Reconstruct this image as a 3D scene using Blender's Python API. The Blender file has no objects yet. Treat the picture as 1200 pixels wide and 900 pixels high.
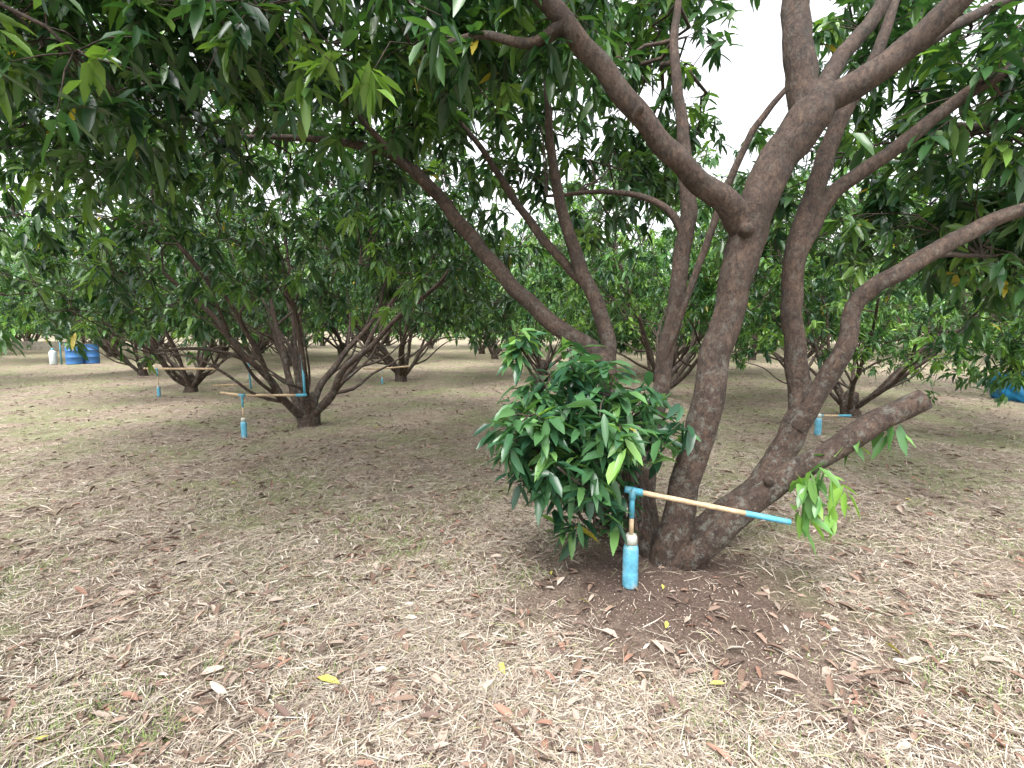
import bpy, math, numpy as np
from mathutils import Vector
rng = np.random.default_rng(7)
scene = bpy.context.scene
scene.view_settings.view_transform = 'Standard'
scene.view_settings.look = 'None'
scene.view_settings.exposure = 0

CAM_H = 1.5
TH = math.atan(65/600)

def sp(px, py, d):
    """world position of a surveyed point: bearing read from the photograph, d = true depth in metres"""
    u = (px-600)/600; v = (450-py)/600
    y = math.cos(TH)+v*math.sin(TH); z = -math.sin(TH)+v*math.cos(TH)
    s = d/y
    return np.array([u*s, d, CAM_H+z*s])

# ------------------------------------------------------------------ terrain height
MT = np.array([0.92, 3.12])
def gz(x, y):
    x = np.asarray(x, float); y = np.asarray(y, float)
    h = 0.025*np.sin(0.7*x+1.3)*np.cos(0.55*y+.4)+0.015*np.sin(1.9*x+0.8*y)+0.008*np.sin(4.1*x-3.3*y+1)
    h = h + 0.07*np.exp(-((x-MT[0])**2+(y-MT[1])**2)/0.6)
    return h - 0.02
def fnoise(x, y, s=1.0):
    x = x*s; y = y*s
    return (np.sin(1.3*x+2.1*y+.5)+np.sin(2.7*x-1.1*y+1.9)+np.sin(-1.7*x+3.3*y+4.)+np.sin(4.3*x+3.9*y+2.2)*.6+np.sin(6.1*x-5.2*y)*.5)/4.1

# ------------------------------------------------------------------ materials
def mat(name):
    m = bpy.data.materials.new(name); m.use_nodes = True
    nt = m.node_tree; nt.nodes.clear()
    out = nt.nodes.new('ShaderNodeOutputMaterial')
    return m, nt, out
def N(nt, t, **kw):
    n = nt.nodes.new(t)
    for k, v in kw.items():
        if k in n.inputs: n.inputs[k].default_value = v
        else: setattr(n, k, v)
    return n
def ramp(nt, stops):
    r = nt.nodes.new('ShaderNodeValToRGB')
    e = r.color_ramp.elements
    while len(e) < len(stops): e.new(0.5)
    for i, (p, c) in enumerate(stops):
        e[i].position = p; e[i].color = (c[0], c[1], c[2], 1)
    return r
def mixc(nt, f, a, b, mode='MIX'):
    m = nt.nodes.new('ShaderNodeMix'); m.data_type = 'RGBA'; m.blend_type = mode
    for i, v in ((0, f), (6, a), (7, b)):
        if hasattr(v, 'links') or hasattr(v, 'is_linked'): nt.links.new(v, m.inputs[i])
        elif i == 0: m.inputs[0].default_value = v
        else: m.inputs[i].default_value = (v[0], v[1], v[2], 1)
    return m.outputs[2]
def noise(nt, vec, scale, detail=4, rough=.6, dist=0):
    n = nt.nodes.new('ShaderNodeTexNoise'); n.inputs['Scale'].default_value = scale
    n.inputs['Detail'].default_value = detail; n.inputs['Roughness'].default_value = rough
    n.inputs['Distortion'].default_value = dist
    nt.links.new(vec, n.inputs['Vector']); return n.outputs['Fac']

def leaf_material(name, rough=0.3, trans=0.25, tcol=(1.8, 1.9, .8)):
    m, nt, out = mat(name)
    a = N(nt, 'ShaderNodeAttribute', attribute_name='tint')
    p = N(nt, 'ShaderNodeBsdfPrincipled', Roughness=rough)
    nt.links.new(a.outputs['Color'], p.inputs['Base Color'])
    t = N(nt, 'ShaderNodeBsdfTranslucent')
    tc = mixc(nt, 1.0, a.outputs['Color'], tcol, 'MULTIPLY')
    nt.links.new(tc, t.inputs['Color'])
    mx = N(nt, 'ShaderNodeMixShader'); mx.inputs[0].default_value = trans
    nt.links.new(p.outputs[0], mx.inputs[1]); nt.links.new(t.outputs[0], mx.inputs[2])
    nt.links.new(mx.outputs[0], out.inputs[0])
    return m
M_LEAF = leaf_material('leaf_green')
def litter_material():
    m, nt, out = mat('dry_litter')
    a = N(nt, 'ShaderNodeAttribute', attribute_name='tint')
    p = N(nt, 'ShaderNodeBsdfPrincipled', Roughness=.75)
    nt.links.new(a.outputs['Color'], p.inputs['Base Color']); nt.links.new(p.outputs[0], out.inputs[0])
    return m
M_LITTER = litter_material()

def bark_material():
    m, nt, out = mat('bark')
    g = N(nt, 'ShaderNodeNewGeometry'); pos = g.outputs['Position']
    mp = N(nt, 'ShaderNodeMapping'); mp.inputs['Scale'].default_value = (1, 1, .55)
    nt.links.new(pos, mp.inputs['Vector'])
    n1 = noise(nt, mp.outputs[0], 42, 6, .78, .6); n2 = noise(nt, pos, 7, 5, .7, .4); n3 = noise(nt, pos, 16, 6, .85, .2)
    c1 = ramp(nt, [(.34, (.014, .009, .007)), (.47, (.050, .033, .025)), (.60, (.088, .062, .047)), (.76, (.155, .118, .092))]); nt.links.new(n1, c1.inputs[0])
    c2 = ramp(nt, [(.35, (.58, .54, .51)), (.5, (.95, .88, .83)), (.66, (1.4, 1.26, 1.15))]); nt.links.new(n2, c2.inputs[0])
    c = mixc(nt, 1, c1.outputs[0], c2.outputs[0], 'MULTIPLY')
    sx = N(nt, 'ShaderNodeSeparateXYZ'); nt.links.new(pos, sx.inputs[0])
    mr = N(nt, 'ShaderNodeMapRange'); nt.links.new(sx.outputs['Z'], mr.inputs[0])
    mr.inputs[1].default_value = .3; mr.inputs[2].default_value = 2.2; mr.inputs[3].default_value = .8; mr.inputs[4].default_value = .18
    lr = ramp(nt, [(.52, (0, 0, 0)), (.60, (1,)*3)]); nt.links.new(n3, lr.inputs[0])
    mu = N(nt, 'ShaderNodeMath', operation='MULTIPLY'); nt.links.new(lr.outputs[0], mu.inputs[0]); nt.links.new(mr.outputs[0], mu.inputs[1])
    c = mixc(nt, mu.outputs[0], c, (.165, .17, .145))
    p = N(nt, 'ShaderNodeBsdfPrincipled', Roughness=.8)
    nt.links.new(c, p.inputs['Base Color'])
    b = N(nt, 'ShaderNodeBump', Strength=1.0, Distance=.02); nt.links.new(n1, b.inputs['Height'])
    nt.links.new(b.outputs[0], p.inputs['Normal']); nt.links.new(p.outputs[0], out.inputs[0])
    return m
M_BARK = bark_material()

def simple(name, col, rough=.5, var=.25, scale=20, bump=.15, dirt=(.15, .12, .09), dirt_amt=.3):
    m, nt, out = mat(name)
    g = N(nt, 'ShaderNodeTexCoord'); pos = g.outputs['Object']
    n1 = noise(nt, pos, scale, 5, .7, .3)
    r = ramp(nt, [(.3, [c*(1-var) for c in col]), (.7, [min(1, c*(1+var)) for c in col])]); nt.links.new(n1, r.inputs[0])
    n2 = noise(nt, pos, scale*.45, 5, .7)
    dr = ramp(nt, [(.5, (0, 0, 0)), (.7, (dirt_amt,)*3)]); nt.links.new(n2, dr.inputs[0])
    c = mixc(nt, dr.outputs[0], r.outputs[0], dirt)
    p = N(nt, 'ShaderNodeBsdfPrincipled', Roughness=rough); nt.links.new(c, p.inputs['Base Color'])
    b = N(nt, 'ShaderNodeBump', Strength=bump, Distance=.005); nt.links.new(n1, b.inputs['Height'])
    nt.links.new(b.outputs[0], p.inputs['Normal']); nt.links.new(p.outputs[0], out.inputs[0])
    return m
M_BLUE = simple('blue_pvc', (.08, .33, .45), .5, .25, 25, .2, (.3, .3, .26), .5)
M_BOTTLE = simple('bottle_blue', (.12, .38, .52), .4, .35, 18, .3, (.45, .52, .50), .85)
M_CAP = simple('pale_plastic', (.5, .52, .46), .5, .2, 30)
M_WOOD = simple('bamboo', (.46, .34, .21), .6, .35, 30, .3, (.2, .13, .08), .6)
M_BARREL = simple('barrel_blue', (.04, .15, .38), .4, .15, 4)
M_TARP = simple('tarp_blue', (.01, .17, .36), .45, .3, 6)
M_WHITE = simple('white_container', (.55, .6, .6), .5, .15, 6)
M_BLOCK = simple('wall_block', (.3, .27, .23), .9, .3, 5, .5)

# ------------------------------------------------------------------ mesh building
def build(name, verts, loops, starts, totals, material, tint=None, smooth=False, parent=None):
    me = bpy.data.meshes.new(name)
    me.vertices.add(len(verts)); me.vertices.foreach_set('co', np.ascontiguousarray(verts, dtype=np.float32).ravel())
    me.loops.add(len(loops)); me.loops.foreach_set('vertex_index', np.ascontiguousarray(loops, dtype=np.int32))
    me.polygons.add(len(starts)); me.polygons.foreach_set('loop_start', np.ascontiguousarray(starts, dtype=np.int32))
    me.polygons.foreach_set('loop_total', np.ascontiguousarray(totals, dtype=np.int32))
    if smooth: me.polygons.foreach_set('use_smooth', np.ones(len(starts), dtype=bool))
    me.update(calc_edges=True)
    if tint is not None:
        at = me.attributes.new('tint', 'FLOAT_COLOR', 'POINT')
        t4 = np.ones((len(verts), 4), np.float32); t4[:, :3] = tint
        at.data.foreach_set('color', t4.ravel())
    me.materials.append(material)
    return me
def obj(name, me, parent=None, loc=(0, 0, 0)):
    o = bpy.data.objects.new(name, me); scene.collection.objects.link(o)
    o.location = loc
    if parent: o.parent = parent
    return o
def empty(name, loc=(0, 0, 0), rot=0, sc=1):
    o = bpy.data.objects.new(name, None); scene.collection.objects.link(o)
    o.location = loc; o.rotation_euler = (0, 0, rot); o.scale = (sc, sc, sc)
    return o
def pattern_mesh(name, V, pat, material, tint):
    n, k, _ = V.shape
    pl = np.concatenate([np.array(f) for f in pat]); tot = np.array([len(f) for f in pat])
    loops = (np.arange(n)[:, None]*k+pl[None]).ravel()
    totals = np.tile(tot, n); starts = np.concatenate([[0], np.cumsum(totals)[:-1]])
    return build(name, V.reshape(-1, 3), loops, starts, totals, material, np.repeat(tint, k, 0))
def unit(a): return a/np.maximum(np.linalg.norm(a, axis=-1, keepdims=True), 1e-9)

LEAFPAT = [(0, 4, 1), (0, 1, 6), (1, 4, 5, 2), (1, 2, 7, 6), (2, 5, 3), (2, 3, 7)]
def leaf_verts(P, D, L, W, droop, fold=.22):
    n = len(P); D = unit(D)
    R = rng.normal(size=(n, 3))*.35+np.array([0, 0, 1.])
    S = unit(np.cross(D, R)); Nn = np.cross(S, D)
    out = np.zeros((n, 8, 3)); L = L[:, None]; W = W[:, None]; dr = (droop[:, None])*L
    def pt(t, s, f):
        b = P+D*L*t+S*W*s+Nn*W*f
        b[:, 2] -= (dr*t*t)[:, 0]
        return b
    for i, (t, s, f) in enumerate([(0, 0, 0), (.33, 0, 0), (.72, 0, 0), (1, 0, 0), (.33, .5, fold), (.72, .42, fold*.8), (.33, -.5, fold), (.72, -.42, fold*.8)]):
        out[:, i] = pt(t, s, f)
    return out
GREENS = np.array([[.018, .055, .023], [.038, .098, .033], [.070, .155, .044], [.15, .27, .055]])
def leaf_clusters(C, lo=8, hi=14, L=(.11, .19), bright=1.0, young=.12, wr=.33, el_mean=-25):
    k = rng.integers(lo, hi, len(C)); idx = np.repeat(np.arange(len(C)), k); n = len(idx)
    cb = rng.normal(0, 1, len(C)); cy = rng.random(len(C)) < young
    az = rng.random(n)*2*np.pi; el = np.radians(rng.normal(el_mean, 28, n))
    D = np.stack([np.cos(az)*np.cos(el), np.sin(az)*np.cos(el), np.sin(el)], 1)
    P = C[idx]+rng.normal(0, .022, (n, 3))+np.array([0, 0, 1])*rng.uniform(-.07, .05, (n, 1))
    LL = rng.uniform(L[0], L[1], n)
    V = leaf_verts(P, D, LL, LL*wr*rng.uniform(.8, 1.15, n), rng.uniform(.05, .5, n))
    s = np.clip(.34+.24*cb[idx]+rng.normal(0, .17, n), 0, .85)
    s = np.where(cy[idx], np.clip(s+.5, 0, 1), s)*3
    i0 = np.clip(s.astype(int), 0, 2); f = (s-i0)[:, None]
    col = GREENS[i0]*(1-f)+GREENS[i0+1]*f
    col = col*rng.uniform(.8, 1.2, (n, 1))*bright
    yl = rng.random(n) < .002; col[yl] = np.array([.4, .33, .04])
    return V, col

def tubes(paths, radii, sides=6, bumpy=0.0):
    n, k, _ = paths.shape
    T = np.zeros_like(paths); T[:, 1:-1] = paths[:, 2:]-paths[:, :-2]; T[:, 0] = paths[:, 1]-paths[:, 0]; T[:, -1] = paths[:, -1]-paths[:, -2]
    T = unit(T); ov = unit(paths[:, -1]-paths[:, 0])
    ref = np.where(np.abs(ov[:, 2:3]) > .8, np.array([[0, 1., 0.1]]), np.array([[0, 0.1, 1.]]))
    U = unit(ref[:, None, :]-(ref[:, None, :]*T).sum(-1, keepdims=True)*T); W = np.cross(T, U)
    a = np.arange(sides)/sides*2*np.pi
    rr = radii[:, :, None]*np.ones(sides)
    if bumpy:
        j = np.arange(k)[None, :, None]
        ph = rng.random((n, 1, 1))*6
        rr = rr*(1+bumpy*(np.sin(a*3+ph+j*.21)+.7*np.sin(a*5-j*.37+ph*2)+.6*np.sin(j*.9+a*2+ph)+.25*rng.normal(size=(n, k, sides))))
    V = paths[:, :, None]+rr[..., None]*(np.cos(a)[None, None, :, None]*U[:, :, None]+np.sin(a)[None, None, :, None]*W[:, :, None])
    V = V.reshape(n*k*sides, 3)
    jj, ss = np.meshgrid(np.arange(k-1), np.arange(sides), indexing='ij')
    s2 = (ss+1) % sides
    base = np.stack([jj*sides+ss, jj*sides+s2, (jj+1)*sides+s2, (jj+1)*sides+ss], -1).reshape(-1, 4)
    Q = (np.arange(n)[:, None, None]*k*sides+base[None]).reshape(-1, 4)
    cap = (np.arange(n)[:, None]*k*sides+(k-1)*sides+np.arange(sides)[None])
    return V, Q, cap
class Wood:
    def __init__(s): s.V = []; s.loops = []; s.tot = []; s.n = 0; s.nodes = []; s.nr = []
    def add(s, paths, radii, sides=6, bumpy=0, node=True):
        V, Q, C = tubes(paths, radii, sides, bumpy)
        s.V.append(V); s.loops.append((Q+s.n).ravel()); s.tot.append(np.full(len(Q), 4))
        s.loops.append((C+s.n).ravel()); s.tot.append(np.full(len(C), C.shape[1]))
        s.n += len(V)
        if node: s.nodes.append(paths.reshape(-1, 3)); s.nr.append(radii.ravel())
    def mesh(s, name, off=(0, 0, 0)):
        V = np.concatenate(s.V)-np.array(off); l = np.concatenate(s.loops); t = np.concatenate(s.tot)
        return build(name, V, l, np.concatenate([[0], np.cumsum(t)[:-1]]), t, M_BARK, smooth=True)
def catmull(pts, m=6):
    pts = np.array(pts, float); p = np.vstack([2*pts[0]-pts[1], pts, 2*pts[-1]-pts[-2]]); out = []
    for i in range(1, len(p)-2):
        for t in np.arange(m)/m:
            out.append(.5*((2*p[i])+(-p[i-1]+p[i+1])*t+(2*p[i-1]-5*p[i]+4*p[i+1]-p[i+2])*t*t+(-p[i-1]+3*p[i]-3*p[i+1]+p[i+2])*t**3))
    out.append(pts[-1]); return np.array(out)
def limb(w, pts, r, m=7, sides=18, bumpy=.035, node=True):
    a = np.hstack([np.array(pts), np.array(r)[:, None]]); c = catmull(a, m)
    P = c[:, :3]
    P = P+np.stack([fnoise(P[:, 2]*6, P[:, 0]*5+i) for i in range(3)], 1)*c[:, 3:4]*.25
    w.add(P[None], np.maximum(c[:, 3], .004)[None], sides, bumpy, node)
def connect(A, B, ra, rb, k=5, sag=.12, wig=.05):
    n = len(A); t = np.linspace(0, 1, k)[None, :, None]
    L = np.linalg.norm(B-A, axis=1)[:, None, None]
    P = A[:, None]*(1-t)+B[:, None]*t
    P = P+np.sin(np.pi*t)*L*np.array([0, 0, sag])+rng.normal(size=(n, k, 3))*wig*L*np.sin(np.pi*t)
    R = ra[:, None]*(1-t[..., 0])+rb*t[..., 0]
    return P, R
def nearest(Q, Nn, below=0.6):
    out = np.zeros(len(Q), int)
    for i in range(0, len(Q), 500):
        d = Q[i:i+500, None]-Nn[None]
        dd = (d**2).sum(-1)+below*np.clip(-d[..., 2], 0, None)**2*2
        out[i:i+500] = dd.argmin(1)
    return out
def crown(w, tips, per=15, sig=(.30, .30, .22), **kw):
    nodes = np.concatenate(w.nodes); nr = np.concatenate(w.nr)
    i = nearest(tips, nodes); A = nodes[i]; ra = np.clip(nr[i]*.6, .008, .025)
    P, R = connect(A, tips, ra, .006, 7, .08, .05)
    w.add(P, R, 6, 0, False)
    bn = P[:, 2:].reshape(-1, 3)
    C = np.repeat(tips, per, 0)+rng.normal(size=(len(tips)*per, 3))*np.array(sig)
    j = nearest(C, bn); P2, R2 = connect(bn[j], C, np.full(len(C), .0055), .003, 3, .1, .05)
    w.add(P2, R2, 3, 0, False)
    return leaf_clusters(C, **kw)

# ------------------------------------------------------------------ generic orchard tree
def make_tree(seed, R=3.2, H=4.8, ntips=120, per=14, low=1.25, lowamp=.5, nst=7, sg=.3, thick=1.0, lean=(18, 50), **kw):
    global rng
    rng = np.random.default_rng(seed)
    w = Wood()
    limb(w, [(0, 0, -.15), (.02, 0, .1), (.03, .02, .32), (.02, .03, .5)], [.27*thick, .2*thick, .17*thick, .12*thick], 4, 14, .06, False)
    for i in range(nst):
        az = (i+rng.uniform(-.3, .3))/nst*2*np.pi; inc = math.radians(rng.uniform(*lean)); ln = rng.uniform(2.4, 3.4)*H/4.8
        p = np.array([math.cos(az)*.07, math.sin(az)*.07, .15]); pts = [p]; r0 = rng.uniform(.045, .08)*thick; rs = [r0*1.1]
        nseg = 7
        for s in range(nseg):
            inc2 = inc+math.radians(rng.uniform(-14, 14)); az += rng.uniform(-.25, .25)
            p = p+ln/nseg*np.array([math.cos(az)*math.sin(inc2), math.sin(az)*math.sin(inc2), math.cos(inc2)])
            pts.append(p); rs.append(r0*(1-.62*(s+1)/nseg))
        limb(w, pts, rs, 3, 8, .03)
        for b in range(rng.integers(3, 5)):
            s = rng.integers(1, 6); q = pts[s]; a2 = az+rng.uniform(-1.4, 1.4); ic = math.radians(rng.uniform(30, 75)); l2 = rng.uniform(1, 1.9)
            bp = [q]; br = [rs[s]*.65]
            for t in range(4):
                ic2 = ic+math.radians(rng.uniform(-18, 18)); a2 += rng.uniform(-.35, .35)
                q = q+l2/4*np.array([math.cos(a2)*math.sin(ic2), math.sin(a2)*math.sin(ic2), math.cos(ic2)])
                bp.append(q); br.append(rs[s]*.65*(1-.7*(t+1)/4))
            limb(w, bp, br, 3, 6, .02)
    T = []
    zc = H*.5
    while len(T) < ntips:
        d = unit(rng.normal(size=3)); q = rng.uniform(.55, 1.0)**.6
        lump = 1+.18*math.sin(3*math.atan2(d[1], d[0])+seed)+.12*math.sin(5*d[2]+seed*2+4*d[0])
        p = np.array([d[0]*R*q*lump, d[1]*R*q*lump, zc+d[2]*(H-zc)*q*lump*(1 if d[2] > 0 else .8)])
        rh = math.hypot(p[0], p[1])
        lowz = low+lowamp*math.sin(2*math.atan2(p[1], p[0])+seed*1.7)+.15*math.sin(5*math.atan2(p[1], p[0]))
        if p[2] < lowz: continue
        if rh < R*.62 and p[2] < zc+.3: continue
        T.append(p)
    V, col = crown(w, np.array(T), per, (sg, sg, sg*.75), **kw)
    return w.mesh('limbs_mesh'), pattern_mesh('foliage_mesh', V, LEAFPAT, M_LEAF, col)

def place_tree(tm, x, y, rot=0, sc=1, name='mango_tree', parent=None):
    z = float(gz(x, y))
    e = empty(name, (x, y, z), rot, sc)
    if parent: e.parent = parent
    obj('trunk_and_limbs', tm[0], e); obj('foliage', tm[1], e)
    return e

# ------------------------------------------------------------------ MAIN TREE
w = Wood()
def S(lst): return [sp(a, b, d) for a, b, d, r in lst], [r*.87 for a, b, d, r in lst]
def L(lst, **k):
    p, r = S(lst); limb(w, p, r, **k)
L([(782, 722, 3.12, .24), (783, 676, 3.12, .19), (786, 642, 3.12, .13), (796, 600, 3.12, .10)], node=False, bumpy=.06)
L([(780, 660, 3.10, .12), (800, 580, 3.12, .105), (826, 480, 3.15, .11), (852, 370, 3.2, .105), (877, 270, 3.2, .125), (908, 195, 3.2, .125), (955, 130, 3.2, .13), (968, 100, 3.2, .09)])
L([(945, 140, 3.2, .10), (938, 80, 3.25, .10), (933, 20, 3.3, .09), (932, -50, 3.4, .08), (950, -150, 3.6, .05)])
L([(950, 135, 3.2, .09), (1000, 100, 3.15, .088), (1055, 62, 3.1, .08), (1110, 15, 3.0, .075), (1160, -40, 2.9, .06), (1240, -130, 2.8, .035)])
L([(955, 120, 3.25, .07), (985, 70, 3.4, .058), (1030, 10, 3.5, .05), (1070, -60, 3.6, .04)])
L([(1050, 70, 3.1, .05), (1100, 40, 3.3, .04), (1160, 10, 3.5, .035), (1240, -20, 3.7, .025)])
L([(880, 280, 3.2, .10), (856, 240, 3.15, .09), (815, 207, 3.1, .075), (770, 160, 3.05, .07), (725, 105, 3.0, .068), (680, 50, 2.95, .062), (630, -10, 2.9, .055), (570, -70, 2.8, .03)])
L([(660, 30, 2.93, .05), (620, 50, 3.0, .032), (560, 42, 3.1, .025), (500, 60, 3.3, .014)])
L([(775, 660, 3.2, .09), (835, 612, 3.3, .09), (895, 560, 3.4, .095), (930, 500, 3.45, .10), (938, 450, 3.45, .085), (928, 370, 3.45, .075), (933, 290, 3.45, .078), (958, 215, 3.5, .07), (985, 140, 3.6, .06), (1030, 60, 3.8, .045), (1060, -40, 4.0, .03)])
L([(935, 300, 3.45, .06), (965, 240, 3.45, .058), (1005, 205, 3.4, .052), (1060, 165, 3.35, .05), (1125, 115, 3.3, .045), (1200, 75, 3.2, .04), (1290, 30, 3.1, .02)])
L([(932, 500, 3.42, .08), (965, 450, 3.35, .072), (990, 405, 3.3, .068), (1003, 360, 3.3, .060), (1025, 335, 3.25, .060), (1060, 316, 3.2, .060), (1130, 275, 3.15, .055), (1200, 245, 3.1, .045), (1300, 230, 3.0, .03)], m=6)
L([(1060, 322, 3.22, .035), (1090, 300, 3.5, .026), (1150, 300, 3.8, .016)], sides=10)
L([(1020, 195, 3.4, .04), (1090, 150, 3.7, .03), (1180, 150, 4.0, .018)], sides=10)
L([(770, 445, 3.9, .03), (860, 200, 3.9, .03), (900, 130, 3.9, .026), (935, 90, 3.9, .02)], sides=10)
# pruned low limb
L([(775, 672, 3.08, .085), (820, 645, 3.0, .085), (880, 590, 2.95, .08), (960, 538, 2.9, .076), (1030, 493, 2.85, .074), (1082, 466, 2.82, .068)], bumpy=.05)
# one knot scar and two pruning stubs
for (a, b_, s_) in [((874, 270, 3.12), (874, 266, 3.05), .9), ((905, 570, 2.93), (898, 560, 2.88), .7), ((745, 135, 3.0), (752, 124, 2.94), .6)]:
    A0, B0 = sp(*a), sp(*b_)
    w.add(np.stack([A0+(B0-A0)*t for t in (0, .45, .8, 1)])[None], s_*np.array([[.055, .044, .036, .024]]), 12, .06, False)
# behind: centre stem
L([(770, 650, 3.25, .07), (758, 560, 3.6, .07), (775, 450, 3.9, .075), (795, 330, 4.0, .072), (806, 240, 4.0, .07), (800, 150, 4.1, .05), (790, 60, 4.2, .04), (800, -40, 4.3, .02)])
L([(800, 270, 4.0, .04), (775, 240, 4.1, .03), (720, 225, 4.3, .025), (640, 230, 4.6, .014)], sides=10)
# behind: leaning left stems
L([(765, 655, 3.2, .08), (740, 560, 3.5, .085), (705, 425, 3.7, .08), (655, 385, 3.8, .072), (600, 335, 3.95, .066), (545, 270, 4.1, .062), (500, 215, 4.2, .055), (450, 178, 4.3, .045), (370, 163, 4.4, .032), (280, 160, 4.6, .02)])
L([(715, 440, 3.7, .07), (708, 380, 3.8, .065), (682, 320, 3.9, .06), (660, 250, 4.0, .05), (645, 170, 4.1, .038), (640, 80, 4.2, .025)])
L([(688, 335, 3.9, .045), (640, 285, 4.1, .04), (600, 230, 4.2, .034), (565, 175, 4.3, .026), (520, 120, 4.5, .015)], sides=12)
L([(520, 235, 4.15, .035), (470, 190, 4.0, .03), (410, 120, 3.9, .022), (380, 40, 3.8, .014)], sides=10)
def region(x0, x1, y0, y1, d0, d1, n):
    return [sp(rng.uniform(x0, x1), rng.uniform(y0, y1), rng.uniform(d0, d1)) for _ in range(n)]
tips = []
tips += region(1000, 1330, 90, 310, 4.2, 5.6, 24)
tips += region(1100, 1400, -60, 210, 3.2, 4.2, 13)
tips += region(1110, 1250, 230, 340, 3.8, 4.8, 8)
tips += region(540, 860, -120, 130, 4.4, 6.0, 22)
tips += region(400, 660, -80, 60, 3.0, 4.0, 15)
tips += region(440, 720, 60, 220, 4.8, 6.2, 14)
tips += region(990, 1180, -60, 80, 4.5, 5.5, 8)
tips += region(270, 480, 60, 230, 4.0, 5.4, 12)
tips += region(700, 960, 130, 260, 5.2, 6.8, 14)
V, col = crown(w, np.array(tips), 13, (.27, .27, .2), L=(.12, .2), bright=.95)  # bright: near leaves tinted darker, backlit shade put into their colour
mt_loc = (MT[0], MT[1], float(gz(*MT)))
e = empty('mango_tree', mt_loc)
obj('trunk_and_limbs', w.mesh('main_limbs', mt_loc), e)
obj('foliage', pattern_mesh('main_foliage', V-np.array(mt_loc), LEAFPAT, M_LEAF, col), e)
cs = np.array([sp(*q) for q in [(968, 545, 2.8), (950, 570, 2.78), (985, 570, 2.8), (940, 595, 2.76), (962, 560, 2.75), (975, 595, 2.78), (945, 560, 2.74), (1000, 510, 2.85), (1045, 503, 2.85)]])
V, col = leaf_clusters(cs, 6, 10, (.10, .17), 1.5, .9, .36, -45)
obj('limb_shoots', pattern_mesh('limb_shoots', V-np.array(mt_loc), LEAFPAT, M_LEAF, col), e)

# leafy shrub of shoots at the tree base
w = Wood(); C = []
root = sp(745, 655, 3.0)
while len(C) < 165:
    d = unit(rng.normal(size=3)); q = rng.random()**.4
    lump = 1+.15*math.sin(4*math.atan2(d[2], d[0])+1)+.1*math.sin(7*d[0]+3*d[2])
    p = np.array([d[0]*.53*q, d[1]*.40*q, d[2]*.50*q])*lump
    if p[2] < -.15 and p[0] > .2: continue
    C.append(sp(690, 508, 3.0)+p)
C += [sp(618+rng.uniform(-15, 15), 405+rng.uniform(-8, 15), 3.05) for _ in range(5)]
C = np.array(C)
nst = C[rng.choice(len(C), 22, False)]
P, R = connect(np.repeat(root[None], 22, 0), nst, np.full(22, .014), .006, 7, .02, .04); w.add(P, R, 6)
bn = P.reshape(-1, 3); j = nearest(C, bn); P2, R2 = connect(bn[j], C, np.full(len(C), .006), .003, 4); w.add(P2, R2, 4)
V, col = leaf_clusters(C, 9, 15, (.11, .185), 1.25, .10, .31, -12)
col = col*np.array([.95, 1, 1.3])
e = empty('leafy_shrub', (root[0], root[1], 0))
obj('shoots', w.mesh('shrub_shoots', e.location), e)
obj('foliage', pattern_mesh('shrub_foliage', V-np.array(e.location), LEAFPAT, M_LEAF, col), e)

# ------------------------------------------------------------------ NEIGHBOUR TREE left, trunk beside the camera
rng = np.random.default_rng(21)
w = Wood(); b = np.array([-3.6, 1.2, 0])
def LW(pts, r, **k): limb(w, [np.array(p, float) for p in pts], r, **k)
LW([b+(0, 0, -.2), b+(0, 0, .2), b+(.03, 0, .6)], [.26, .18, .13], sides=14, node=False)
LW([b+(0, 0, .3), b+(.1, .2, 1.4), b+(.4, .6, 2.6), b+(1.0, 1.3, 3.5), b+(1.9, 1.9, 3.9)], [.1, .08, .06, .04, .02])
LW([b+(0, 0, .3), b+(-.1, .6, 1.2), b+(-.2, 1.2, 2.4), b+(.1, 2.2, 3.2), b+(.6, 3.2, 3.4)], [.1, .07, .05, .035, .015])
LW([b+(0, 0, .3), b+(.2, -.3, 1.5), b+(.8, -.2, 2.7), b+(1.7, .2, 3.4), b+(2.7, .7, 3.8)], [.1, .08, .06, .04, .02])
LW([b+(0, 0, .3), b+(-.5, -.2, 1.3), b+(-1.1, 0, 2.2), b+(-1.9, .2, 3.0)], [.1, .08, .06, .03])
LW([b+(0, 0, .3), b+(0, -.5, 1.3), b+(.3, -1.2, 2.3), b+(.4, -1.9, 3.0)], [.1, .08, .06, .03])
tips = region(-200, 330, -110, 80, 2.4, 3.6, 23)+region(-150, 220, 50, 200, 3.6, 5.0, 18)+region(180, 430, -100, 40, 2.6, 3.8, 9)
for _ in range(20):
    a = rng.uniform(0, 2*np.pi); r = rng.uniform(1.2, 2.8); p = b+np.array([math.cos(a)*r, math.sin(a)*r, 4.2-.15*r*r+rng.normal(0, .2)])
    if p[1] < 1.6: tips.append(p)
V, col = crown(w, np.array(tips), 13, (.27, .27, .2), L=(.11, .18), bright=.8)  # leaf colour darkened so the near canopy reads as silhouette against the light
e = empty('mango_tree', tuple(b))
obj('trunk_and_limbs', w.mesh('nb_limbs', b), e); obj('foliage', pattern_mesh('nb_fol', V-b, LEAFPAT, M_LEAF, col), e)

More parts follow.
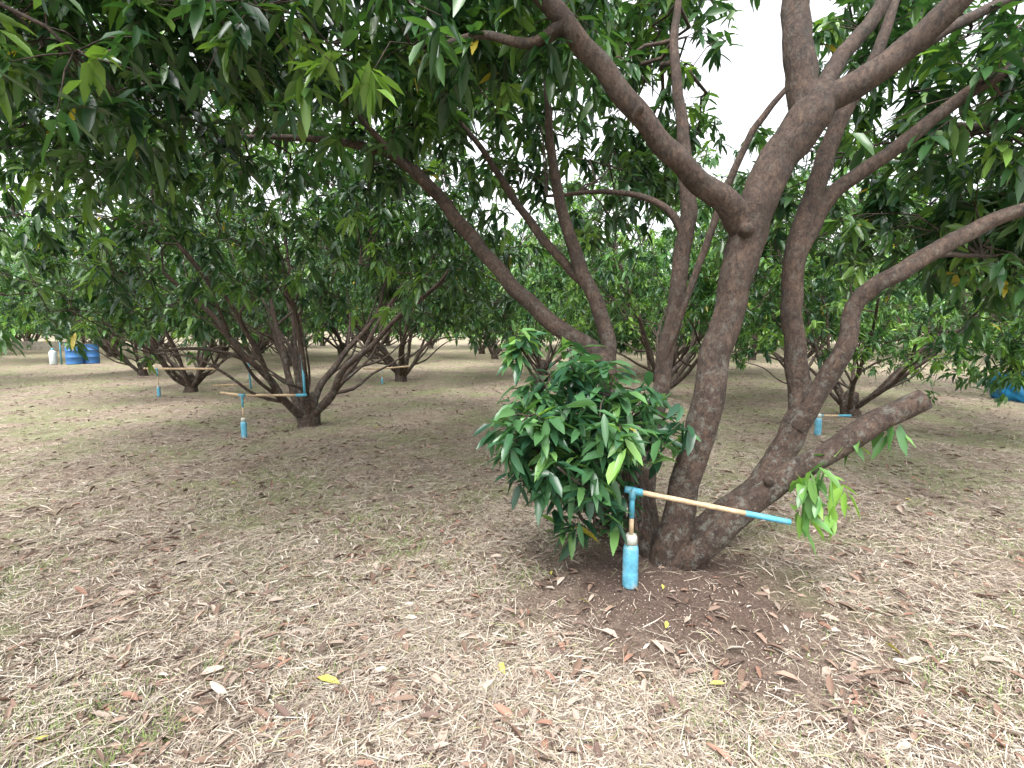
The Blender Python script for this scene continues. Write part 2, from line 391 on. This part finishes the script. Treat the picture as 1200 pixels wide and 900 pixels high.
# ------------------------------------------------------------------ orchard
TA = make_tree(3, R=3.0, H=4.9, ntips=120, per=14, low=1.85, lowamp=.2, nst=10, thick=.8, lean=(12, 44), L=(.12, .19), bright=1.0)
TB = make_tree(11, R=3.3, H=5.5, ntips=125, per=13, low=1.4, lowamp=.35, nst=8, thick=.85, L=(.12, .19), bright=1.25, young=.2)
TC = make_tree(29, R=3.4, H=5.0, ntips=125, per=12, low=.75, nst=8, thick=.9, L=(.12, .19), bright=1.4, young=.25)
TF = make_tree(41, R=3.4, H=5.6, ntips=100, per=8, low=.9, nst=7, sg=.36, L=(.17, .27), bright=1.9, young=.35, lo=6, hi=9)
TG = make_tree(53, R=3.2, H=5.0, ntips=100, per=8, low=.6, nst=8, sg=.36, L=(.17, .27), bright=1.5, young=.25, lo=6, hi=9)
def at_px(px, py):
    u = (px-600)/600; d = 900/(py-385)
    return u*d, d
for (px, py, t, r, s) in [(357, 500, TA, .5, 1.0), (222, 460, TA, 2.4, .88), (165, 440, TA, .3, .85), (470, 446, TA, 3.3, 1.0), (1000, 486, TC, 4.0, .85)]:
    x, y = at_px(px, py); place_tree(t, x, y, r, s)
extra = [(3.4, 11.5, TB, 1, .97), (8.6, 15.5, TB, 2.2, .97), (12.6, 10.5, TC, 4.2, .97), (-17.5, 11.5, TB, .8, 1.2), (1.0, 17.0, TC, 5, .97), (-9.0, 20.5, TA, 1, 1.1), (5.5, 17.5, TG, 2, .97), (-21.5, 27.5, TF, 1, 1.35), (-25.0, 21.0, TF, 3, 1.3), (-15.0, 26.5, TG, 2, 1.3)]
for x, y, t, r, s in extra: place_tree(t, x, y, r, s)
rg = np.random.default_rng(5)
far = empty('distant_orchard_trees')
for iy in range(4):
    for ix in range(-9, 10):
        x = ix*6.2+rg.uniform(-1.6, 1.6)+(iy % 2)*3; y = 24+iy*7.5+rg.uniform(-2, 2)
        if abs(x) > y*1.15+3: continue
        if -28 < x < -13 and y < 30: continue
        t = [TF, TG][rg.integers(0, 2)]
        place_tree(t, x, y, rg.uniform(0, 6.28), rg.uniform(.85, 1.4), 'orchard_tree', far)

# ------------------------------------------------------------------ GROUND
n = 420
t = np.linspace(-1, 1, n); g = .5*np.sinh(t*7.1)
X, Y = np.meshgrid(g+.5, g+3.2, indexing='ij')
Z = gz(X, Y)+.006*fnoise(X, Y, 9)+.004*fnoise(X, Y, 23)
Vg = np.stack([X, Y, Z], -1).reshape(-1, 3)
i, j = np.meshgrid(np.arange(n-1), np.arange(n-1), indexing='ij')
Q = np.stack([i*n+j, (i+1)*n+j, (i+1)*n+j+1, i*n+j+1], -1).reshape(-1, 4)
m, nt, out = mat('orchard_ground')
gp = N(nt, 'ShaderNodeNewGeometry').outputs['Position']
fine = noise(nt, gp, 60, 5, .8, .8); mid = noise(nt, gp, 7, 6, .75, .5); big = noise(nt, gp, .8, 6, .75); big2 = noise(nt, gp, 1.5, 6, .8)
c1 = ramp(nt, [(.34, (.070, .050, .040)), (.46, (.225, .175, .135)), (.58, (.38, .315, .25)), (.75, (.54, .48, .40))]); nt.links.new(fine, c1.inputs[0])
c2 = ramp(nt, [(.38, (.66, .61, .58)), (.62, (1.2, 1.17, 1.14))]); nt.links.new(mid, c2.inputs[0])
c = mixc(nt, 1, c1.outputs[0], c2.outputs[0], 'MULTIPLY')
gr = ramp(nt, [(.47, (0, 0, 0)), (.57, (.65,)*3)]); nt.links.new(big, gr.inputs[0])
gcol = ramp(nt, [(.35, (.085, .115, .035)), (.65, (.30, .34, .15))]); nt.links.new(fine, gcol.inputs[0])
c = mixc(nt, gr.outputs[0], c, gcol.outputs[0])
so = ramp(nt, [(.3, (.045, .027, .021)), (.5, (.105, .066, .050)), (.72, (.20, .14, .11))]); nt.links.new(fine, so.inputs[0])
br = ramp(nt, [(.54, (0, 0, 0)), (.63, (.6,)*3)]); nt.links.new(big2, br.inputs[0])
c = mixc(nt, br.outputs[0], c, so.outputs[0])
vd = N(nt, 'ShaderNodeVectorMath', operation='DISTANCE'); nt.links.new(gp, vd.inputs[0]); vd.inputs[1].default_value = (.95, 2.85, 0)
ad = N(nt, 'ShaderNodeMath', operation='MULTIPLY_ADD'); nt.links.new(mid, ad.inputs[0]); ad.inputs[1].default_value = 1.0; nt.links.new(vd.outputs['Value'], ad.inputs[2])
mr = N(nt, 'ShaderNodeMapRange'); nt.links.new(ad.outputs[0], mr.inputs[0]); mr.inputs[1].default_value = .95; mr.inputs[2].default_value = 1.65; mr.inputs[3].default_value = .97; mr.inputs[4].default_value = 0
c = mixc(nt, mr.outputs[0], c, so.outputs[0])
p = N(nt, 'ShaderNodeBsdfPrincipled', Roughness=.95); nt.links.new(c, p.inputs['Base Color'])
bp = N(nt, 'ShaderNodeBump', Strength=.9, Distance=.025); nt.links.new(fine, bp.inputs['Height']); nt.links.new(bp.outputs[0], p.inputs['Normal'])
nt.links.new(p.outputs[0], out.inputs[0])
obj('ground', build('ground', Vg, Q.ravel(), np.arange(len(Q))*4, np.full(len(Q), 4), m, smooth=True))

# ------------------------------------------------------------------ litter
rng = np.random.default_rng(99)
def polar(nn, r0, r1, half=62):
    r = r0*(r1/r0)**rng.random(nn); a = np.radians(rng.uniform(-half, half, nn))
    return r*np.sin(a), r*np.cos(a)
def soil_mask(x, y):
    d = np.hypot(x-.95, y-2.85)+.28*fnoise(x, y, 3)+.15*fnoise(x, y, 8)
    return np.clip((1.12-d)/.45, 0, 1)
x, y = polar(560000, 1.2, 26)
dens = .58+.6*fnoise(x, y, 1.6)+.4*fnoise(x, y, 6.3)
keep = (rng.random(len(x)) < np.clip(dens, .09, 1)) & (rng.random(len(x)) > soil_mask(x, y)*.95)
x, y = x[keep], y[keep]; k = len(x)
az = rng.random(k)*2*np.pi+fnoise(x, y, 5)*1.2; LL = rng.gamma(1.8, .032, k)+.010; LL = np.minimum(LL, .24)
tl = np.radians(rng.normal(0, 9, k)); D = np.stack([np.cos(az)*np.cos(tl), np.sin(az)*np.cos(tl), np.sin(tl)], 1)
zz = gz(x, y)+.004+rng.random(k)**1.8*.024
P = np.stack([x, y, zz], 1)
Sd = np.stack([-np.sin(az), np.cos(az), rng.normal(0, .3, k)], 1)*(rng.uniform(.0006, .0017, k)*(1+np.hypot(x, y)*.07))[:, None]
bend = np.stack([-np.sin(az), np.cos(az), np.zeros(k)], 1)*(rng.normal(0, .06, k)*LL)[:, None]
V = np.stack([P-D*LL[:, None]/2-Sd, P-D*LL[:, None]/2+Sd, P+bend-Sd, P+bend+Sd, P+D*LL[:, None]/2-Sd*.5, P+D*LL[:, None]/2+Sd*.5], 1)
V[:, 2:4, 2] += .003
pal = np.array([[.48, .41, .32], [.37, .305, .235], [.56, .50, .42], [.24, .18, .14], [.36, .315, .265], [.14, .10, .075], [.28, .29, .14]])
ci = rng.choice(7, k, p=[.22, .2, .15, .16, .15, .08, .04])
col = pal[ci]*rng.uniform(.75, 1.15, (k, 1))
obj('dry_grass_litter', pattern_mesh('dry_grass_litter', V, [(0, 2, 3, 1), (2, 4, 5, 3)], M_LITTER, col))
# green grass blades
x, y = polar(260000, 1.4, 30)
g1 = fnoise(x, y, 1.1)+.5*fnoise(x, y, 4.3)
keep = (rng.random(len(x)) < np.clip((g1-.08)*1.4, .015, 1)) & (rng.random(len(x)) > soil_mask(x, y))
x, y = x[keep], y[keep]; k = len(x)
az = rng.random(k)*2*np.pi; el = np.radians(rng.uniform(15, 75, k)); LL = rng.uniform(.015, .05, k)
D = np.stack([np.cos(az)*np.cos(el), np.sin(az)*np.cos(el), np.sin(el)], 1); P = np.stack([x, y, gz(x, y)+.006], 1)
Sd = np.stack([-np.sin(az), np.cos(az), 0*az], 1)*(.0015*(1+np.hypot(x, y)*.1))[:, None]
V = np.stack([P-Sd, P+Sd, P+D*LL[:, None]], 1)
col = np.array([[.165, .235, .065]])*rng.uniform(.6, 1.5, (k, 1))
obj('short_grass', pattern_mesh('short_grass', V, [(0, 1, 2)], M_LITTER, col))
# dead leaves
x, y = polar(19000, 1.3, 28); keep = rng.random(len(x)) > soil_mask(x, y)*.75; x, y = x[keep], y[keep]; k = len(x)
az = rng.random(k)*2*np.pi; tl = np.radians(rng.normal(0, 12, k)); D = np.stack([np.cos(az)*np.cos(tl), np.sin(az)*np.cos(tl), np.sin(tl)], 1)
LL = rng.gamma(4, .011, k)+.018; LL = np.minimum(LL, .105); P = np.stack([x, y, gz(x, y)+.006+rng.random(k)*.012], 1)
V = leaf_verts(P, D, LL, LL*rng.uniform(.2, .34, k), rng.uniform(-.1, .2, k), .5)
pal = np.array([[.16, .10, .072], [.235, .16, .12], [.33, .26, .21], [.11, .07, .055], [.24, .13, .09], [.42, .37, .08], [.38, .33, .28]])
col = pal[rng.choice(7, k, p=[.27, .265, .2, .13, .07, .003, .062])]*rng.uniform(.7, 1.2, (k, 1))
obj('fallen_leaves', pattern_mesh('fallen_leaves', V, LEAFPAT, M_LITTER, col))
# small crumbs of soil and chopped litter
x, y = polar(70000, 1.3, 9); k = len(x)
az = rng.random(k)*6.28; r = rng.uniform(.002, .006, k)
P = np.stack([x, y, gz(x, y)+.006*fnoise(x, y, 9)+.004*fnoise(x, y, 23)+.002], 1)
V = np.stack([P+np.stack([np.cos(az+a)*r, np.sin(az+a)*r, 0*r], 1) for a in (0, 2.1, 4.2)]+[P+np.stack([0*r, 0*r, r*1.2], 1)], 1)
cs_ = np.array([[.12, .08, .06], [.20, .14, .11], [.38, .32, .26]])
col = cs_[rng.choice(3, k, p=[.45, .37, .18])]*rng.uniform(.7, 1.2, (k, 1))
obj('soil_crumbs', pattern_mesh('soil_crumbs', V, [(0, 1, 3), (1, 2, 3), (2, 0, 3)], M_LITTER, col))
pts = [(355, 822, .12), (585, 806, .09), (785, 709, .06), (791, 763, .07), (848, 832, .07), (1065, 775, .10), (682, 723, .07), (648, 690, .05)]
xy = np.array([at_px(a, b_) for a, b_, c_ in pts]); k = len(xy)
az = rng.random(k)*6.28; D = np.stack([np.cos(az), np.sin(az), 0*az+.05], 1)
LL = np.array([c_ for a, b_, c_ in pts])
V = leaf_verts(np.column_stack([xy, gz(xy[:, 0], xy[:, 1])+.025]), D, LL, LL*.3, np.full(k, .05), .25)
col = np.array([[.44, .41, .08], [.32, .40, .08], [.40, .35, .07]])[rng.integers(0, 3, k)]
obj('yellow_fallen_leaves', pattern_mesh('yellow_fallen_leaves', V, LEAFPAT, M_LITTER, col))

# ------------------------------------------------------------------ made objects
def lathe(name, prof, material, parent, loc=(0, 0, 0), axis=None, seg=24):
    V = []; F = []
    for r, z in prof:
        for s in range(seg):
            a = s/seg*2*math.pi; V.append((r*math.cos(a), r*math.sin(a), z))
    for i in range(len(prof)-1):
        for s in range(seg):
            s2 = (s+1) % seg; F.append((i*seg+s, i*seg+s2, (i+1)*seg+s2, (i+1)*seg+s))
    F.append(tuple(range(seg))[::-1]); F.append(tuple((len(prof)-1)*seg+s for s in range(seg)))
    me = bpy.data.meshes.new(name); me.from_pydata(V, [], F); me.materials.append(material)
    for p_ in me.polygons: p_.use_smooth = len(p_.vertices) == 4
    o = obj(name, me, parent, loc)
    if axis is not None:
        o.rotation_mode = 'QUATERNION'; o.rotation_quaternion = Vector((0, 0, 1)).rotation_difference(Vector(axis))
    return o
def rod(name, a, b_, r, material, parent, seg=14, wob=0.0):
    a = np.array(a, float); b_ = np.array(b_, float); l = np.linalg.norm(b_-a)
    k = 9 if wob else 2
    prof = [(r*.8, 0), (r, l*.004)]
    for i in range(1, k): prof.append((r*(1+wob*math.sin(i*2.3)), l*i/k))
    prof += [(r, l*.996), (r*.8, l)]
    return lathe(name, prof, material, parent, tuple(a), (b_-a)/l, seg)
def stand(foot, h, poles, scale=1.0, pr=.0145):
    e = empty('pvc_pipe_stand', tuple(foot)); s = scale
    bh = .30*s; rb = .044*s
    lathe('bottle', [(rb*.86, 0), (rb, .012*s), (rb*1.0, bh*.3), (rb*.95, bh*.33), (rb, bh*.36), (rb, bh*.72), (rb*.97, bh*.78), (rb*.8, bh*.86)], M_BOTTLE, e)
    lathe('bottle_neck', [(rb*.82, bh*.855), (rb*.78, bh*1.0), (rb*.62, bh*1.05)], M_CAP, e)
    rod('riser_lower', (0, 0, bh), (0, 0, h*.72), .013*s, M_WOOD, e)
    rod('riser_upper', (0, 0, h*.72), (0, 0, h), .015*s, M_BLUE, e)
    lathe('tee_vertical', [(.017*s, -.05*s), (.020*s, -.048*s), (.020*s, .016*s), (.016*s, .018*s)], M_BLUE, e, (0, 0, h))
    for (v, blue_from) in poles:
        v = np.array(v, float); l = np.linalg.norm(v); d = v/l; a = np.array([0, 0, h])
        lathe('tee_side', [(.016*s, -.045*s), (.020*s, -.043*s), (.020*s, .055*s), (.016*s, .057*s)], M_BLUE, e, (0, 0, h), d)
        rod('pole', a+d*.03, a+v*blue_from, pr, M_WOOD, e, 12, .07)
        if blue_from < .99: rod('pole_sleeve', a+v*blue_from, a+v, pr*1.12, M_BLUE, e)
    return e
B = sp(741, 575, 2.80); Cc = sp(926, 612, 2.72)
stand((B[0], 2.80, float(gz(B[0], 2.8))), B[2]-float(gz(B[0], 2.8)), [(tuple(Cc-B), .72)])
f = at_px(281, 512); T0 = sp(281, 461, f[1])
E1 = sp(357, 461, 7.4); E2 = sp(256, 458, 7.2)
stand((f[0], f[1], float(gz(*f))), T0[2], [(tuple(E1-T0), .82), (tuple(E2-T0), 1.0)], .9, .018)
e = empty('pvc_pipe_riser', (E1[0], 7.4, E1[2])); rod('pipe', (0, 0, -.02), (-.03, .05, .52), .018, M_BLUE, e); rod('cap', (-.03, .05, .5), (-.032, .052, .56), .024, M_BLUE, e)
f2 = at_px(183, 466); T2 = sp(183, 433, f2[1])
stand((f2[0], f2[1], float(gz(*f2))), T2[2], [((1.3, 0, 0), 1.0), ((-.35, .1, 0), 1.0)], .8, .024)
f3 = at_px(292, 455); e = empty('pvc_pipe_riser', (f3[0], f3[1], 0)); rod('pipe', (0, 0, -.05), (-.03, 0, .78), .022, M_BLUE, e); rod('side_pole', (0, 0, .1), (-1.1, .2, .05), .02, M_WOOD, e)
f4 = at_px(447, 450); T4 = sp(447, 432, f4[1]); stand((f4[0], f4[1], 0), T4[2], [((.75, .1, .06), 1.0), ((-.5, 0, 0), 1.0)], .6, .024)
f5 = at_px(964, 512); T5 = sp(964, 487, f5[1]); stand((f5[0], f5[1], 0), T5[2], [((.45, 0, 0), .6)])

def barrel(x, y, s=1.0):
    e = empty('blue_barrel', (x, y, float(gz(x, y))), rng.uniform(0, 6), s)
    pr = [(.25, 0), (.285, .01), (.292, .03), (.285, .05), (.285, .27), (.298, .285), (.298, .315), (.285, .33), (.287, .55), (.298, .565), (.298, .595), (.285, .61), (.283, .80), (.292, .82), (.292, .86), (.28, .875), (.27, .868), (.265, .85)]
    lathe('body', pr, M_BARREL, e, seg=36)
    lathe('lid_ring', [(.294, .835), (.300, .84), (.300, .852), (.294, .856)], M_BLOCK, e, seg=36)
    lathe('bung', [(.04, .851), (.045, .855), (.045, .872), (.035, .878)], M_WHITE, e, (.15, 0, 0), seg=14)
    lathe('small_bung', [(.025, .851), (.03, .855), (.03, .868), (.02, .874)], M_WHITE, e, (-.15, .05, 0), seg=14)
for px, py in [(87, 427), (107, 426)]:
    x, y = at_px(px, py); barrel(x, y)
x, y = at_px(62, 427); e = empty('white_water_container', (x, y, 0))
lathe('body', [(.12, 0), (.13, .02), (.13, .5), (.12, .54), (.05, .6), (.045, .62)], M_WHITE, e); lathe('cap', [(.05, .621), (.055, .63), (.055, .67), (.04, .68)], M_BLUE, e)
lathe('riser', [(.025, 0), (.025, .9), (.02, .92)], M_BLUE, e, (.25, .1, 0))
# blue tarp bundle, right
x, y = at_px(1206, 470)
import bmesh
from mathutils import Matrix
bm = bmesh.new(); bmesh.ops.create_cube(bm, size=1); bmesh.ops.subdivide_edges(bm, edges=bm.edges[:], cuts=9, use_grid_fill=True)
for v in bm.verts:
    c0 = v.co.copy(); q = c0.normalized()*.62; v.co = c0.lerp(q, .45); v.co.x *= .95; v.co.y *= .7; v.co.z *= .62
    nn = fnoise(np.array([c0.x*5+c0.z*3]), np.array([c0.y*5-c0.z*4]), 1.5)[0]; v.co *= 1+.12*nn
    v.co.z += .30
me = bpy.data.meshes.new('tarp'); bm.to_mesh(me); bm.free(); me.materials.append(M_TARP)
for p_ in me.polygons: p_.use_smooth = True
e = empty('blue_tarp_bundle', (x, y, float(gz(x, y)))); obj('tarp', me, e)
# low block wall far left
e = empty('low_block_wall', (-41, 36, 0))
bm = bmesh.new()
for r in range(3):
    for c_ in range(28):
        mtx = Matrix.Translation(((c_+.5*(r % 2))*.42, 0, .1+r*.205)) @ Matrix.Diagonal((.41, .2, .195, 1))
        bmesh.ops.create_cube(bm, size=1, matrix=mtx)
me = bpy.data.meshes.new('blocks'); bm.to_mesh(me); bm.free(); me.materials.append(M_BLOCK); obj('blocks', me, e)

# ------------------------------------------------------------------ light
wd = bpy.data.worlds.new('World'); scene.world = wd; wd.use_nodes = True
nt = wd.node_tree; bg = nt.nodes['Background']
sk = nt.nodes.new('ShaderNodeTexSky'); sk.sky_type = 'NISHITA'; sk.sun_disc = False
SE, SR = math.radians(62), math.radians(200)
sk.sun_elevation = SE; sk.sun_rotation = SR; sk.air_density = 1; sk.dust_density = 5; sk.ozone_density = 1
hs = nt.nodes.new('ShaderNodeHueSaturation'); hs.inputs['Saturation'].default_value = .12; hs.inputs['Value'].default_value = 3.8
nt.links.new(sk.outputs[0], hs.inputs['Color']); nt.links.new(hs.outputs[0], bg.inputs[0]); bg.inputs[1].default_value = .15
sl = bpy.data.lights.new('sun', 'SUN'); sl.energy = 1.4; sl.angle = math.radians(35); sl.color = (1, .96, .9)
so_ = bpy.data.objects.new('sun', sl); scene.collection.objects.link(so_)
d = Vector((math.sin(SR)*math.cos(SE), math.cos(SR)*math.cos(SE), math.sin(SE)))
so_.rotation_mode = 'QUATERNION'; so_.rotation_quaternion = Vector((0, 0, 1)).rotation_difference(d)

cam = bpy.data.cameras.new('camera'); cam.lens = 18; cam.sensor_width = 36; cam.clip_end = 1500; cam.clip_start = .05
co = bpy.data.objects.new('camera', cam); scene.collection.objects.link(co); co.location = (0, 0, CAM_H)
co.rotation_euler = (math.pi/2-TH, 0, 0); scene.camera = co
